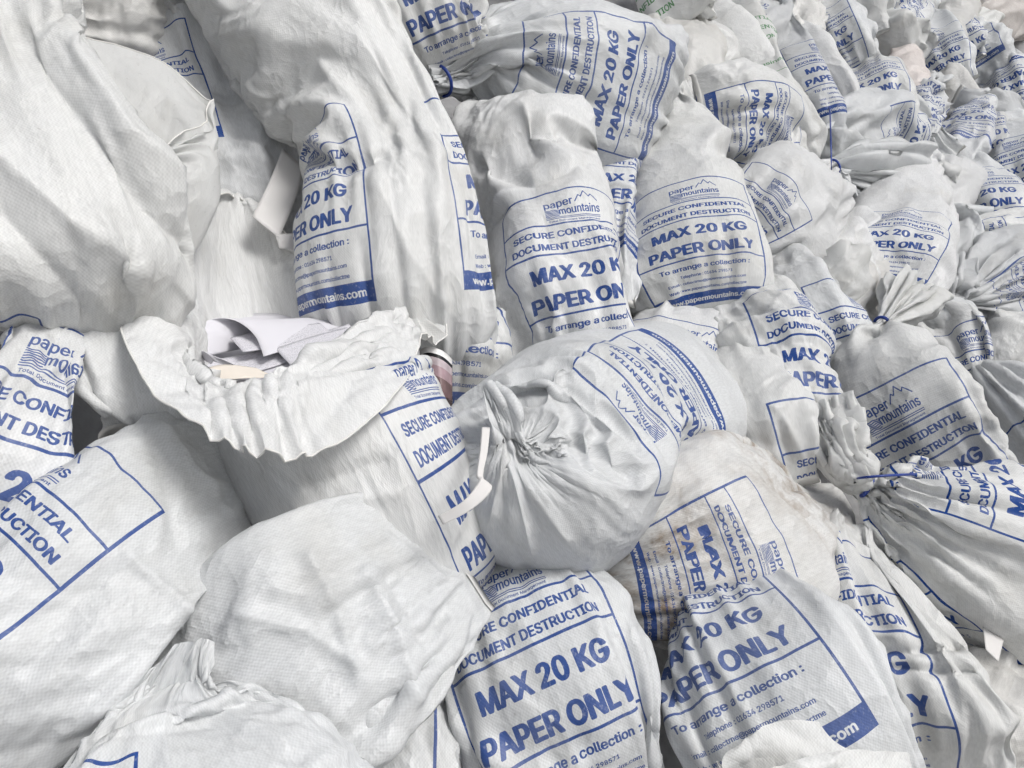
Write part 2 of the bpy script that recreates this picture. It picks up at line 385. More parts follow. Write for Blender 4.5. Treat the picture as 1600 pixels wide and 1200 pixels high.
def build_cloth(stations, seed, res=.0085, lump=.012, crease=.010, excess=.06, ex_v=.05, pleat=None, iters=60, kt=.006, bend=.08, m=128, n_def=2.3, umax=None, coarse=2.6, dents=(), folds=(), nfold=12, famp=1.0, crumple=.85, nflat=9, flat=.028, fine=False):
    """-> vertex grid (nv,nu,3), circumference, length. Large folds form on a coarse net, small ones on the fine net."""
    r = np.random.default_rng(seed)
    if umax is None: umax = 1.5 if pleat is not None else 1.12
    rings = spine_rings(stations, m, n_def); k = len(rings)
    t = np.linspace(0, k - 1, 60 * (k - 1) + 1); D = catmull(rings, t)
    s = np.concatenate([[0], np.cumsum(np.linalg.norm(np.diff(D, axis=0), axis=2).mean(1))]); L = s[-1]
    per = np.linalg.norm(np.roll(D, -1, 1) - D, axis=2).sum(1); circ = float(np.percentile(per, 85))
    nz = Noise3(r); tri = Tri3(r); ph = r.uniform(0, 6.28, (6, 3)); wob = r.uniform(4, 14, 6)
    def form(res):
        nu = int(max(28, min(176, round(circ / res / 2) * 2))); nv = int(max(14, min(210, round(L / res))))
        tt = np.interp(np.linspace(0, L, nv), s, t); G = catmull(rings, tt)
        idx = np.arange(nu) / nu * m; i0 = idx.astype(int); f = (idx - i0)[None, :, None]
        return G[:, i0] * (1 - f) + G[:, (i0 + 1) % m] * f, tt, nu, nv
    def rests(G, nu, nv):
        act = np.linalg.norm(np.roll(G, -1, 1) - G, axis=2).mean(1); full = circ / nu
        return np.maximum(act * (1 + excess), np.minimum(full * (1 + excess * .5), act * umax))[:, None], L / (nv - 1) * (1 + ex_v)
    G, tt, nu, nv = form(res * coarse)
    nrml = grid_normals(G); cen = G.mean(1, keepdims=True); rad = np.linalg.norm(G - cen, axis=2, keepdims=True)
    fade = np.clip(rad / .09, 0, 1) * np.clip(np.linspace(0, nv - 1, nv) / 4, 0, 1)[:, None, None]
    lp = nz(G, 2.4) * .8 + nz(G + 5, 5.0) * .4
    rd1 = 1 - 2.2 * np.abs(nz(G + 9, 2.2)); rd2 = 1 - 2.2 * np.abs(nz(G * [1, 1, 1.2] + 17, 4.0))     # sharp folds
    G = G + nrml * ((lp * lump + np.clip(rd1, -.4, 1) * crease + np.clip(rd2, -.4, 1) * crease * .6)[..., None] * fade)
    for q in range(nflat):                       # stacks of paper inside and neighbours outside press flat facets
        j_, i_ = r.integers(2, nv - 1), r.integers(0, nu); nn_ = nrm(nrml[j_, i_] + r.normal(0, .18, 3)); p_ = G[j_, i_]
        thin = float(np.clip(np.min(rad[j_]) / .11, .1, 1))
        over = (G - p_) @ nn_ + r.uniform(.4, 1.0) * flat * thin * fade[j_, 0, 0]
        ok = (np.linalg.norm(G - p_, axis=2) < .2) & ((nrml * nn_).sum(-1) > .25)
        G = G - nn_ * (np.where(ok, np.clip(over, 0, .04), 0) * .92)[..., None]
    for (c, rr_, dep) in dents:
        c = at(*c); dd = np.linalg.norm(G - c, axis=2, keepdims=True); G = G - nrml * dep * np.exp(-(dd / rr_) ** 2)
    P = G + nrml * (nz(G + 3, 8.0)[..., None] * .006 * fade)
    ru, rv = rests(form(res * coarse)[0], nu, nv)
    P = relax(P, G, ru, rv, int(iters * 1.3), kt, bend)
    _, tt, nu, nv = form(res)
    G = upsample(P, nv, nu); nrml = grid_normals(G); cen = G.mean(1, keepdims=True)
    if pleat is not None:
        A = np.interp(tt, np.arange(k), pleat)[:, None]
        th = np.arange(nu) / nu * 2 * math.pi; sv = np.linspace(0, L, nv)[:, None]; pl = np.zeros((nv, nu))
        for q, (fq, a) in enumerate(((4, .3), (7, .5), (10, .6), (13, .6), (18, .45), (24, .25))):
            if fq * 4 > nu: continue
            pl += a * np.sin(fq * th + ph[q, 0] + .9 * np.sin(sv * wob[q] + ph[q, 1]) + .6 * np.sin(2 * th + ph[q, 2]))
        G = G + (G - cen) * np.clip(pl * A, -.75, 1.6)[..., None]
    P = G + nrml * ((nz(G + 11, 14.0) * .6 + nz(G + 3, 24.0) * .4)[..., None] * .0022 * np.clip(np.arange(nv) / 6, 0, 1)[:, None, None])
    ru, rv = rests(G, nu, nv); ru = ru / (1 + excess) * (1 + excess * .4); rv = rv / (1 + ex_v) * (1 + ex_v * .4)
    act = np.linalg.norm(G[1:] - G[:-1], axis=2).mean(1).mean()
    P = relax(P, G, ru, max(rv, act), iters, kt * 1.6, bend * 1.3)
    # stiff film: crisp creases that survive the draping, cut on a net twice as fine for near sacks
    if fine:
        nv, nu = 2 * nv - 1, 2 * nu; P = upsample(P, nv, nu); tt = np.interp(np.linspace(0, 1, nv), np.linspace(0, 1, len(tt)), tt)
    nrml = grid_normals(P); edge = np.clip(np.arange(nv) / (10 if fine else 5), 0, 1)[:, None]
    uu = np.arange(nu)[None, :] / nu * circ; ss = np.linspace(0, L, nv)[:, None]; dsp = np.zeros((nv, nu))
    q = 0; lo_w = .0032 if fine else .006
    while q < nfold * (2.2 if fine else 1):
        c0, s0, a0 = r.uniform(0, circ), r.uniform(.05, 1) * L, r.normal(0, .9) + (math.pi / 2 if r.random() < .35 else 0)
        big = r.random() < .3
        for _ in range(int(r.integers(1, 5))):          # creases fan out from one pinch
            q += 1; an = a0 + r.normal(0, .35); ln = r.uniform(.03, .12) * (1.5 if big else 1); wd = r.uniform(1, 2.6) * lo_w * (1.6 if big else 1)
            am = r.uniform(.4, 1.0) * wd * .62 * famp; cv = r.normal(0, 2.5); off = ln * r.uniform(.5, 1.0)
            du_ = (uu - c0 - math.sin(an) * off + circ / 2) % circ - circ / 2; dv_ = ss - s0 - math.cos(an) * off
            a_ = du_ * math.sin(an) + dv_ * math.cos(an); b_ = du_ * math.cos(an) - dv_ * math.sin(an) + cv * a_ * a_
            x_ = np.clip(a_ / ln, -1, 1); wv2 = wd * (1.25 + .6 * x_)
            tap = np.where(np.abs(a_) < ln, np.cos(x_ * math.pi / 2) ** 1.2, 0)
            dsp += am * tap * (np.exp(-np.abs(b_ / wv2) ** 1.2 * 1.2) - .75 * np.exp(-np.abs((b_ - 1.8 * wv2) / (wv2 * 1.3)) ** 1.6))
    if folds:
        Q = P - CAM; zz = Q @ FW; X = 800 + F * (Q @ RT) / zz; Y = 600 + F * (Q @ DN) / zz
        fr_ = np.clip(-(nrml * nrm(Q)).sum(-1) * 4, 0, 1)
        for (line, wpx, am) in folds:
            d = np.full(X.shape, 1e9); ln_ = np.array(line, float)
            for a_, b_ in zip(ln_[:-1], ln_[1:]):
                e = b_ - a_; tt_ = np.clip(((X - a_[0]) * e[0] + (Y - a_[1]) * e[1]) / (e @ e), 0, 1)
                d = np.minimum(d, np.hypot(X - a_[0] - tt_ * e[0], Y - a_[1] - tt_ * e[1]))
            dsp += am * np.exp(-(d / wpx) ** 1.25) * fr_
    W = P + .02 * np.stack([nz(P + q, 4.0) for q in (1, 21, 41)], -1)
    reg = np.clip(.42 + .75 * nz(P + 31, 2.0), .06, 1.5)
    cr = tri.tri(W, 4.2) * .010 + tri.tri(W + .37, 9.5) * .0055 + tri.tri(W + .71, 20.0) * .0022 * reg
    if fine: cr = cr + tri.tri(W + .13, 43.0) * .0009 * reg
    if pleat is not None:
        reg = reg * (1 + .7 * np.clip(np.interp(tt, np.arange(k), np.where(np.arange(k) > int(np.argmax(np.array(pleat) >= .3)), 1.0, 0)), 0, 1)[:, None])
    P = P + nrml * ((dsp + cr * reg * crumple) * edge)[..., None]
    return P, circ, L
def cloth_object(name, P, circ, L, mat, phase=0.0, ps=.10, pw=.29, parent=None, rows=None, color=(1, 1, 1), subd=0, stain=None, flip=False, pshift=0.0, sep=.5, pvs=1.0):
    nv, nu, _ = P.shape; r0, r1 = rows if rows else (0, nv - 1)
    Q = P[r0:r1 + 1].reshape(-1, 3); n = r1 - r0 + 1
    org = Q.mean(0) if parent is None else np.zeros(3)
    j, i = np.meshgrid(np.arange(n - 1), np.arange(nu), indexing='ij'); i2 = (i + 1) % nu
    faces = np.stack([j * nu + i, j * nu + i2, (j + 1) * nu + i2, (j + 1) * nu + i], -1).reshape(-1, 4)
    me = bpy.data.meshes.new(name); nf = len(faces)
    me.vertices.add(len(Q)); me.vertices.foreach_set('co', (Q - org).astype(np.float32).ravel())
    me.loops.add(nf * 4); me.loops.foreach_set('vertex_index', faces.ravel().astype(np.int32))
    me.polygons.add(nf); me.polygons.foreach_set('loop_start', np.arange(0, nf * 4, 4, dtype=np.int32))
    me.polygons.foreach_set('loop_total', np.full(nf, 4, np.int32)); me.update(calc_edges=True)
    me.polygons.foreach_set('use_smooth', np.ones(nf, bool))
    ci = np.stack([i, i + 1, i + 1, i], -1).astype(float); cj = np.stack([j, j, j + 1, j + 1], -1) + r0
    u = ci / nu * circ; v = cj / (nv - 1) * L
    uvc = np.stack([u, v], -1).reshape(-1, 2)
    # two printed panels, one on each broad face, centred at phase and phase + 180 deg
    fu = (((i + .5) / nu - phase / 360.0) % 1.0)[..., None]; lo_ = (ci / nu - phase / 360.0) - ((i + .5) / nu - phase / 360.0)[..., None]
    one = circ < .86                                    # small sacks: the far face stays blank
    half = np.where(fu < .5, 0.0, 1.0) if one else np.where(fu < sep / 2, 0.0, np.where(fu < (1 + sep) / 2, sep, 1.0))
    pu = (fu + lo_ - half) * circ / pw + .5
    pv = (v - ps) / (pw * PV * pvs)
    if flip: pu, pv = 1 - pu, 1 - pv
    uvp = np.stack([pu + pshift, pv], -1).reshape(-1, 2)
    a = me.uv_layers.new(name='cloth'); a.data.foreach_set('uv', uvc.astype(np.float32).ravel())
    b = me.uv_layers.new(name='print'); b.data.foreach_set('uv', uvp.astype(np.float32).ravel())
    if stain is not None:
        at_ = me.attributes.new('stain', 'FLOAT', 'POINT')
        d = np.zeros(len(Q))
        for (c, rad) in stain: d = np.maximum(d, np.clip(1.4 - np.linalg.norm(Q - c, axis=1) / rad, 0, 1))
        at_.data.foreach_set('value', d.astype(np.float32))
    me.materials.append(mat); me.validate()
    o = link(bpy.data.objects.new(name, me), parent)
    if parent is None: o.location = org
    o.color = tuple(color) + (1,)
    if subd:
        md = o.modifiers.new('sub', 'SUBSURF'); md.levels = md.render_levels = subd
    return o
def tube(name, pts, rad, mat, parent=None, sides=8, closed=False):
    P = np.array(pts, float); n = len(P); vs_, fs = [], []
    for i in range(n):
        a = P[(i + 1) % n if closed else min(i + 1, n - 1)]; b = P[(i - 1) % n if closed else max(i - 1, 0)]
        t = nrm(a - b); x = nrm(np.cross(t, [.3, .2, .9])); y = np.cross(t, x)
        for k in range(sides):
            c = 2 * math.pi * k / sides; vs_.append(P[i] + rad * (math.cos(c) * x + math.sin(c) * y))
    for i in range(n if closed else n - 1):
        for k in range(sides):
            i2 = (i + 1) % n
            fs.append((i * sides + k, i * sides + (k + 1) % sides, i2 * sides + (k + 1) % sides, i2 * sides + k))
    if not closed: fs += [tuple(range(sides))[::-1], tuple(range((n - 1) * sides, n * sides))]
    return mesh_obj(name, vs_, fs, mat, parent)
SACKS = {}
def sack(label, stations, group='printed sacks in the heap', phase=0.0, ps=.10, pw=.29, mat='blue', tie=None, tail=None, pleat=None, color=(1, 1, 1), seed=None,
         subd=None, hem=True, stain=None, pin=None, tiemat='tie', tie_r=.003, cat='sack', name='paper_sack', pshift=0.0, ring=True, sep=.5, pvs=1.0, rim=False, **kw):
    """tie = station index of the knot: below it is the body, above it the gathered mouth"""
    seed = seed if seed is not None else (len(SACKS) * 17 + 5)
    zc = np.mean([depth(s[0], s[1]) for s in stations if not isinstance(s, list)] or [1.2])
    if 'res' not in kw: kw['res'] = .0068 if zc < 1.25 else (.008 if zc < 1.7 else (.0092 if zc < 2.4 else .0125))
    if subd is None: subd = 0
    kw.setdefault('fine', bool(zc < 1.75))
    if pleat is None and tie is not None:
        pleat = [0.0] * len(stations); pleat[tie] = .35
        if tie > 0: pleat[tie - 1] = .14
        if tie > 1: pleat[tie - 2] = .03
        for q in range(tie + 1, len(stations)): pleat[q] = .38
    P, circ, L = build_cloth(stations, seed, pleat=pleat, **kw)
    nv = P.shape[0]; rows = None
    if tie is not None:
        # row of the knot = where the tube is narrowest near the knot station
        c = P.mean(1, keepdims=True); rr = np.linalg.norm(P - c, axis=2).mean(1)
        knot = at(*stations[tie][:3]); dd = np.linalg.norm(c[:, 0] - knot, axis=1)
        near = np.where(dd < max(.06, dd.min() * 1.5))[0]; kr = int(near[np.argmin(rr[near])])
        kr = min(max(kr, 3), nv - 2)
        rows = (0, kr)
    if pin is not None:
        # (px, py, across, up): this point of the printed panel lies where that pixel meets the sack
        Q = P - CAM; zz = Q @ FW; X = 800 + F * (Q @ RT) / zz; Y = 600 + F * (Q @ DN) / zz
        nn = grid_normals(P); face = (nn * Q).sum(-1)
        front = face < 0 if (face < 0).sum() * 2 > 0 else face > 0
        kb = (np.clip(X, -2000, 4000) // 14 * 1000 + np.clip(Y, -2000, 4000) // 14).astype(int); ub, inv = np.unique(kb, return_inverse=True); inv = inv.reshape(kb.shape)
        zmin = np.full(len(ub), 1e9); np.minimum.at(zmin, inv.ravel(), zz.ravel())
        cost = np.hypot(X - pin[0], Y - pin[1]) + np.where(front & (zz < zmin[inv] + .03), 0, 400)
        j, i = np.unravel_index(np.argmin(cost), cost.shape)
        phase = i / P.shape[1] * 360 - (pin[2] - .5) * pw / circ * 360; ps = j / (nv - 1) * L - pin[3] * pw * PV * pvs
    o = cloth_object(name, P, circ, L, M[mat], phase, ps, pw, None, rows, color, subd, stain, pshift=pshift, sep=sep, pvs=pvs)
    org = np.array(o.location)
    tone = np.random.default_rng(seed + 3).uniform(.93, 1.02); o.color = tuple(min(1, c * tone) for c in color) + (1,)
    tag(o, label, cat, group)
    def child(nm, pts, rad, mt, closed=False, sides=8):
        return tube(nm, np.array(pts) - org, rad, mt, o, sides, closed)
    if tie is not None:
        if kr < nv - 3:
            Pc = P - org
            g = cloth_object('gathered_mouth', Pc, circ, L, M['film'], phase, ps, pw, o, (kr, nv - 1), color, subd)
        loop = P[kr]; cc = loop.mean(0); ax = nrm(P[min(kr + 2, nv - 1)].mean(0) - P[kr - 2].mean(0))
        x = nrm(np.cross(ax, [.31, .2, .93])); y = np.cross(ax, x)
        R = np.percentile(np.linalg.norm(loop - cc, axis=1), 80) + .001
        if ring: child('cable_tie', [cc + R * (math.cos(a) * x + math.sin(a) * y) for a in np.linspace(0, 2 * math.pi, 20, endpoint=False)], tie_r * 1.2, M[tiemat], True)
        if tail: child('tie_tail', [at(*q) for q in tail], tie_r * .75, M[tiemat])
    if hem and not isinstance(stations[0], list):
        # folded and stitched bottom edge
        e = P[0]; k = len(e) // 4
        d = np.linalg.norm(e - e.mean(0), axis=1); a = int(np.argmax(d)); b = (a + len(e) // 2) % len(e)
        half = np.array([e[(a + q) % len(e)] for q in range(len(e) // 2 + 1)]) - org
        out = nrm((P[0].mean(0) - P[3].mean(0))); wid = .012
        n_ = nrm(np.cross(out, half[-1] - half[0]))
        A = half - out * .004 + n_ * .0025; Bq = half + out * wid; Cq = half - out * .004 - n_ * .0025
        V_ = np.vstack([A, Bq, Cq]); m_ = len(half)
        fs = [(q, q + 1, m_ + q + 1, m_ + q) for q in range(m_ - 1)] + [(m_ + q, m_ + q + 1, 2 * m_ + q + 1, 2 * m_ + q) for q in range(m_ - 1)]
        mesh_obj('bottom_hem', V_, fs, M['hem'], o)
    if rim:
        child('mouth_hem', P[-1][::2], .0013, M['hem'], True, 6)      # turned and stitched edge of the open mouth
    SACKS[label] = (o, P)
    return o

# ------------------------------------------------------------------ the setting
g = mesh_obj('ground', [(-300, -300, 0), (300, -300, 0), (300, 300, 0), (-300, 300, 0)], [(0, 1, 2, 3)], M['concrete'], smooth=False)
tag(g, kind='structure')
def dark_gap_filler():  # added mound behind the sacks, blocks light and fills the gaps
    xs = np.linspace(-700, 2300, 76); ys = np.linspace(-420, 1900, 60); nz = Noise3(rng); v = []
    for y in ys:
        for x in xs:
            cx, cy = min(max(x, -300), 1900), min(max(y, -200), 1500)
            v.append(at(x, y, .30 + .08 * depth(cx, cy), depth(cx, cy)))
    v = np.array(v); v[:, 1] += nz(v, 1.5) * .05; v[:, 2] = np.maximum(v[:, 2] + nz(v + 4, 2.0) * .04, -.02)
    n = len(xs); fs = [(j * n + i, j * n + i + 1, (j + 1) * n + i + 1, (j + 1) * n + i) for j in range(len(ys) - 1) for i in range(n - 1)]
    tag(mesh_obj('gap_filler_mound', v, fs, M['core']), kind='structure')
dark_gap_filler()

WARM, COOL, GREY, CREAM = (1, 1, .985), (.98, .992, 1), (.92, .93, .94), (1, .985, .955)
# ------------------------------------------------------------------ near sacks, left
sack('big close draped white sack filling the upper left corner', [(120,530,.0,120,.12),(130,480,-.06,165,.3),(138,400,-.11,190,.42),(95,300,-.13,160,.42),(25,165,-.12,130,.45),(-30,10,-.08,130,.5),(-60,-200,-.05,120)],
     pin=(62,500,1.0,1.0), color=WARM, crease=.008, lump=.010, excess=.03, nfold=8, nflat=2, crumple=.55,
     folds=[([(100,0),(115,90),(200,215),(300,300)],22,.022),([(40,60),(140,200),(235,330),(310,385)],26,-.018),([(0,250),(90,330),(210,420)],26,.014),([(0,330),(100,440),(130,500)],20,-.012),([(150,330),(220,460)],14,.008)])
sack('open-topped white sack whose flared mouth shows behind the draped one', [(60,430,.12,150,.4),(150,340,.04,150,.3),(215,270,.0,128,.25),
     [(235,238,-.03),(290,218,-.02),(330,192,.0),(336,168,.03),(300,124,.06),(262,98,.08),(185,74,.10),(112,58,.10),(100,110,.06),(120,170,.03),(155,215,.0),(195,240,-.02)]],
     mat='film', hem=False, group='plain sacks without print', color=WARM, crease=.006, nflat=0, excess=.0, ex_v=.0, umax=1.0, kt=.25, iters=8, nfold=20, crumple=.8, rim=True)
sack('cream sack at the top edge behind the draped sack', [(60,10,.3,80,.5),(150,15,.28,90),(240,20,.28,85,.7),(305,50,.3,40,.2)], mat='plain', group='plain sacks without print', color=CREAM)
sack('shaded sack showing KG and collection lines in the dark gap', [(430,440,.34,90,.3),(390,330,.30,105,.6),(345,200,.28,110,.6),(300,60,.3,100,.6)], pin=(298,132,.86,.53), pw=.22, color=GREY)  # white sack in shadow, grey tint puts some of that shade into its colour
sack('tall upright sack with a printed panel on each side of its seam', [(650,600,.12,120,.2),(630,500,.05,140),(614,380,0,136),(612,270,-.03,126),(566,150,-.03,122),(480,40,0,150),(415,-80,.05,150)],
     pin=(575,348,1.0,.303), pw=.26, sep=.42, color=WARM, crease=.014, lump=.016, nfold=16, folds=[([(470,235),(540,262),(600,240)],10,-.014),([(460,215),(540,235)],9,.008),([(560,60),(640,180),(690,240)],14,.008),([(590,290),(640,400),(690,470)],14,.007)])
sack('twisted sack with warped print under the draped one at left edge', [(-60,850,.0,100,.2),(-20,760,-.04,110),(20,670,-.06,95,.7),(65,580,-.03,75,.7),(95,510,.03,60)],
     pin=(105,565,.5,.86), excess=.2, ex_v=.16, crease=.02, kt=.003, color=COOL)
sack('plain sack with stitched bottom edge showing beneath the open sack', [(222,690,.0,80,.06),(215,640,-.03,84,.5),(205,570,-.02,85,.7),(190,490,.05,80)], mat='plain', group='plain sacks without print', color=COOL)
sack('large tightly filled sack lying flat in the lower left', [(-190,1230,.02,170,.5),(-30,1075,-.05,172,.6),(150,915,-.06,168,.6),(285,815,-.03,172,.5),(378,772,.02,132,.06)],
     pin=(257,800,1.0,1.0), pw=.32, pvs=.66, color=COOL, crease=.004, lump=.006, excess=.025, ex_v=.02, nfold=6, nflat=3, crumple=.45, folds=[([(205,870),(330,985)],9,.006),([(265,740),(280,850)],14,-.006)])
sack('broad plain sack end with a pointed stitched corner, lower middle', [(703,862,-.07,116,.03),(648,900,-.11,152,.13),(556,962,-.13,186,.24),(432,1045,-.09,200,.35),(310,1130,.05,160)], mat='plain', group='plain sacks without print', color=COOL,
     crease=.008, lump=.010, nfold=16, nflat=0, crumple=.7, excess=.02, ex_v=.01, famp=.8, seed=41,
     folds=[([(600,835),(690,905),(770,912)],10,.007),([(575,900),(620,1000),(645,1090)],13,.009),([(610,905),(655,1000)],12,-.007),([(480,870),(530,960),(560,1060)],14,.008),([(690,960),(650,1050)],9,-.006),([(380,960),(480,985),(560,1040)],12,.007)])
sack('crumpled white sack with loosely folded mouth at the bottom left edge', [(340,1440,-.1,250,.5),(310,1310,-.12,265,.7),(290,1205,-.12,245,.6),(270,1135,-.09,170,.45),(262,1090,-.09,105,.28),(272,1050,-.10,66,.18),(296,1012,-.11,44,.1)],
     pin=(215,1172,1.0,1.0), color=COOL, umax=1.03, kt=.02, crease=.014, nfold=30, famp=1.3, folds=[([(180,1120),(330,1105),(440,1160)],12,.005),([(150,1150),(330,1130),(470,1190)],10,-.005)])
sack('open sack full of loose white papers with its cuff folded outward', [(680,960,.12,120,.3),(635,870,.02,150),(582,770,-.02,165),(525,680,-.02,175,.7),
     [(400,598,-.13),(480,558,-.13),(560,505,-.10),(625,490,-.05),(600,478,.02),(520,498,.07),(452,450,.13),(380,350,.2),(325,345,.15),(292,430,.05),(280,510,-.03),(310,580,-.09)],
     [(420,710,-.2),(540,692,-.19),(628,612,-.16),(655,530,-.10),(700,514,-.06),(640,430,.02),(500,410,.09),(392,318,.2),(332,308,.15),(240,470,.02),(198,540,-.08),(310,660,-.17)]],
     pin=(595,650,0,.768), crease=.004, lump=.004, color=WARM, excess=.0, ex_v=.0, umax=1.0, kt=.3, iters=4, nflat=0, crumple=.6, nfold=18, famp=.8, rim=True, seed=203,
     folds=[([(440,620),(425,700)],16,.006),([(480,760),(600,720)],10,-.008),([(470,800),(620,770)],9,.006)])
sack('sack wedged beneath the tall upright sack, frame line down its side', [(700,640,.12,90,.3),(710,560,.08,95),(705,470,.06,90),(690,390,.08,80)], pin=(778,480,1,.5), color=WARM)
sack('sliver of printed sack between the pointed corner and the bottom centre one', [(640,1340,.03,85,.3),(645,1220,.0,85),(652,1120,.02,70),(655,1050,.08,40)], pin=(684,1150,1,.9), color=COOL)
# ------------------------------------------------------------------ middle sacks
sack('upright printed sack with its crumpled top folded over, centre', [(915,630,.10,95,.2),(893,540,.02,120),(868,430,-.04,118),(845,335,-.03,106),(830,283,.0,98,.65),(812,220,-.07,112,.6),(822,170,-.05,96,.45),(862,125,-.02,58,.15)],
     pin=(890,325,.5,.86), pw=.265, pvs=.9, color=WARM, crease=.018, nfold=22, famp=1.2, folds=[([(740,255),(830,285),(915,255)],9,-.016),([(820,170),(835,220),(905,260)],14,.016)])
sack('tied sack lying sideways behind the centre one, print running upward', [(1024,198,.0,112,.06),(985,182,-.09,134,.6),(900,150,-.08,140,.8),(810,118,-.04,122,.85),(738,115,.03,62),(702,125,.06,13),(678,133,.08,26)],
     tie=5, pin=(857,95,.5,.86), color=COOL)
sack('upright sack reading MAX 20 KG PAPER ONLY, front face clear', [(1104,497,.05,92,.15),(1096,440,-.03,102),(1076,350,-.06,92),(1058,275,-.02,80),(1045,200,.05,60),(1025,120,.12,38)], pin=(1082,300,.5,.86), pvs=.8, color=WARM)
sack('shaded sack in the gap between the two upright ones', [(930,480,0.22,70,.3),(930,380,0.17,75),(935,270,0.17,70)], pin=(950,303,.32,.38), color=GREY)  # grey tint deepens the shade this sack stands in
sack('tied sack seen end-on with its gathered mouth facing out', [(1075,640,.40,95,.15),(1015,660,.23,155,.9),(935,695,.06,174,.95),(850,738,-.09,180,.95),(812,726,-.18,135,.9),(801,700,-.21,36,.9),(798,688,-.22,12,.9),(795,668,-.23,24,.6),(784,640,-.235,30,.5),(770,615,-.225,15,.4)],
     tie=6, ring=False, pin=(1000,650,.5,.86), pw=.265, color=COOL, lump=.010, crease=.006, hem=False, nfold=5, famp=.6, nflat=3, crumple=.25, excess=.02, ex_v=.02, umax=1.05, pleat=[0,0,0,.0,.012,.08,.3,.45,.6,.6],
     folds=[([(815,720),(900,690),(985,740)],16,-.012),([(800,730),(830,860)],7,.006),([(805,725),(885,840)],8,.006),([(790,720),(765,820)],7,.005)])
sack('sack squeezed behind the end-on one, print facing right', [(1030,640,0.19,80,.3),(1055,570,0.14,85),(1075,510,0.12,70),(1080,460,0.14,40)], pin=(1075,560,.5,.75), color=WARM)
sack('brown-stained sack lying on its side under the end-on one', [(895,905,.06,75,.08),(985,905,-.02,100,.6),(1090,868,-.06,148,.7),(1180,838,-.05,162,.65),(1255,805,.03,110,.5),(1290,790,.1,50)],
     pin=(1100,812,.13,.53), pvs=.52, mat='dirty', color=(1, .99, .97), stain=[(at(1205,712,-.08), .17), (at(985,925,-.08), .16)], crease=.016)
sack('printed sack at the bottom centre with its full panel facing out', [(955,1340,.05,140,.2),(915,1225,-.02,160),(868,1095,-.06,160),(824,995,-.03,142),(800,930,.02,98),(790,885,.1,60)], pin=(706,1072,0,.6), pw=.25, color=COOL)
sack('printed sack at the bottom right of centre, print sloping upward', [(1335,1330,-.02,130,.2),(1268,1200,-.12,166),(1198,1085,-.16,170),(1150,1005,-.08,140),(1128,962,.04,90)], pin=(1282,996,1,.303), pw=.28, pvs=.86, color=COOL, nflat=5)
sack('creased sack with wrinkled lower half beside the sloping print', [(1425,1195,.05,140,.2),(1405,1100,-.02,152),(1378,985,-.03,150),(1352,900,.0,125),(1338,850,.06,80)], pin=(1407,932,1,.768), ex_v=.14, excess=.06, crease=.014, color=WARM,
     folds=[([(1320,1010),(1400,1020),(1540,1000)],7,-.012),([(1330,1040),(1420,1045),(1530,1050)],7,-.012),([(1310,985),(1400,995)],6,.008)])
sack('loose open-mouthed empty sack lying across the bottom edge', [(1290,1380,-0.22,170,.3),(1280,1270,-0.24,150,.3),
     [(1240,1195,-0.27),(1320,1180,-0.27),(1385,1185,-0.25),(1420,1175,-0.22),(1390,1150,-0.22),(1320,1130,-0.22),(1250,1125,-0.23),(1215,1135,-0.23),(1170,1155,-0.25),(1120,1185,-0.26),(1140,1205,-0.27),(1190,1215,-0.27)]],
     mat='plain', group='plain sacks without print', color=WARM, crease=.004, lump=.006, excess=.0, ex_v=.0, umax=1.0, kt=.2, iters=8, nfold=20, crumple=.4, hem=False, nflat=0)
sack('tied sack with the emblem clear below its blue knot', [(1535,800,.1,60,.12),(1470,745,-.02,108),(1398,650,-.06,108),(1366,582,-.02,90,.85),(1366,538,-.10,48),(1372,508,-.16,11),(1396,484,-.19,26),(1428,452,-.20,40,.5)],
     tie=5, pin=(1393,645,.52,.86), color=WARM)
sack('tied sack at right with crinkled mouth standing up left of it', [(1720,980,.10,150,.2),(1615,910,-.02,155),(1505,852,-.06,135),(1412,802,-.05,92),(1358,766,-.03,46),(1335,750,-.02,11),(1318,728,-.08,22,.6),(1297,688,-.10,38,.35),(1282,636,-.10,46,.2)],
     tie=5, pleat=[0,0,0,0,.05,.3,.4,.42,.42], tail=[(1335,748,-.06),(1350,746,-.16),(1385,743,-.19),(1428,741,-.19)], pin=(1475,803,0,.768), color=WARM)
sack('half-hidden sack with print only at its right edge, mid right', [(1215,700,.05,80,.2),(1205,620,-.02,85),(1185,540,-.03,88),(1160,480,.02,70),(1140,450,.08,40)], pin=(1183,540,0,.6), color=WARM)
sack('sack behind it with two lines of print by the fold', [(1310,590,.08,60,.2),(1285,520,.0,72),(1255,455,.02,58),(1230,415,.06,35)], pin=(1272,494,0,.768), color=COOL)
sack('pale sack between the stained and emblem sacks', [(1215,760,0.06,80,.2),(1185,680,0,85),(1160,600,0,70),(1140,550,0.04,50)], pin=(1196,632,0,1), color=WARM)
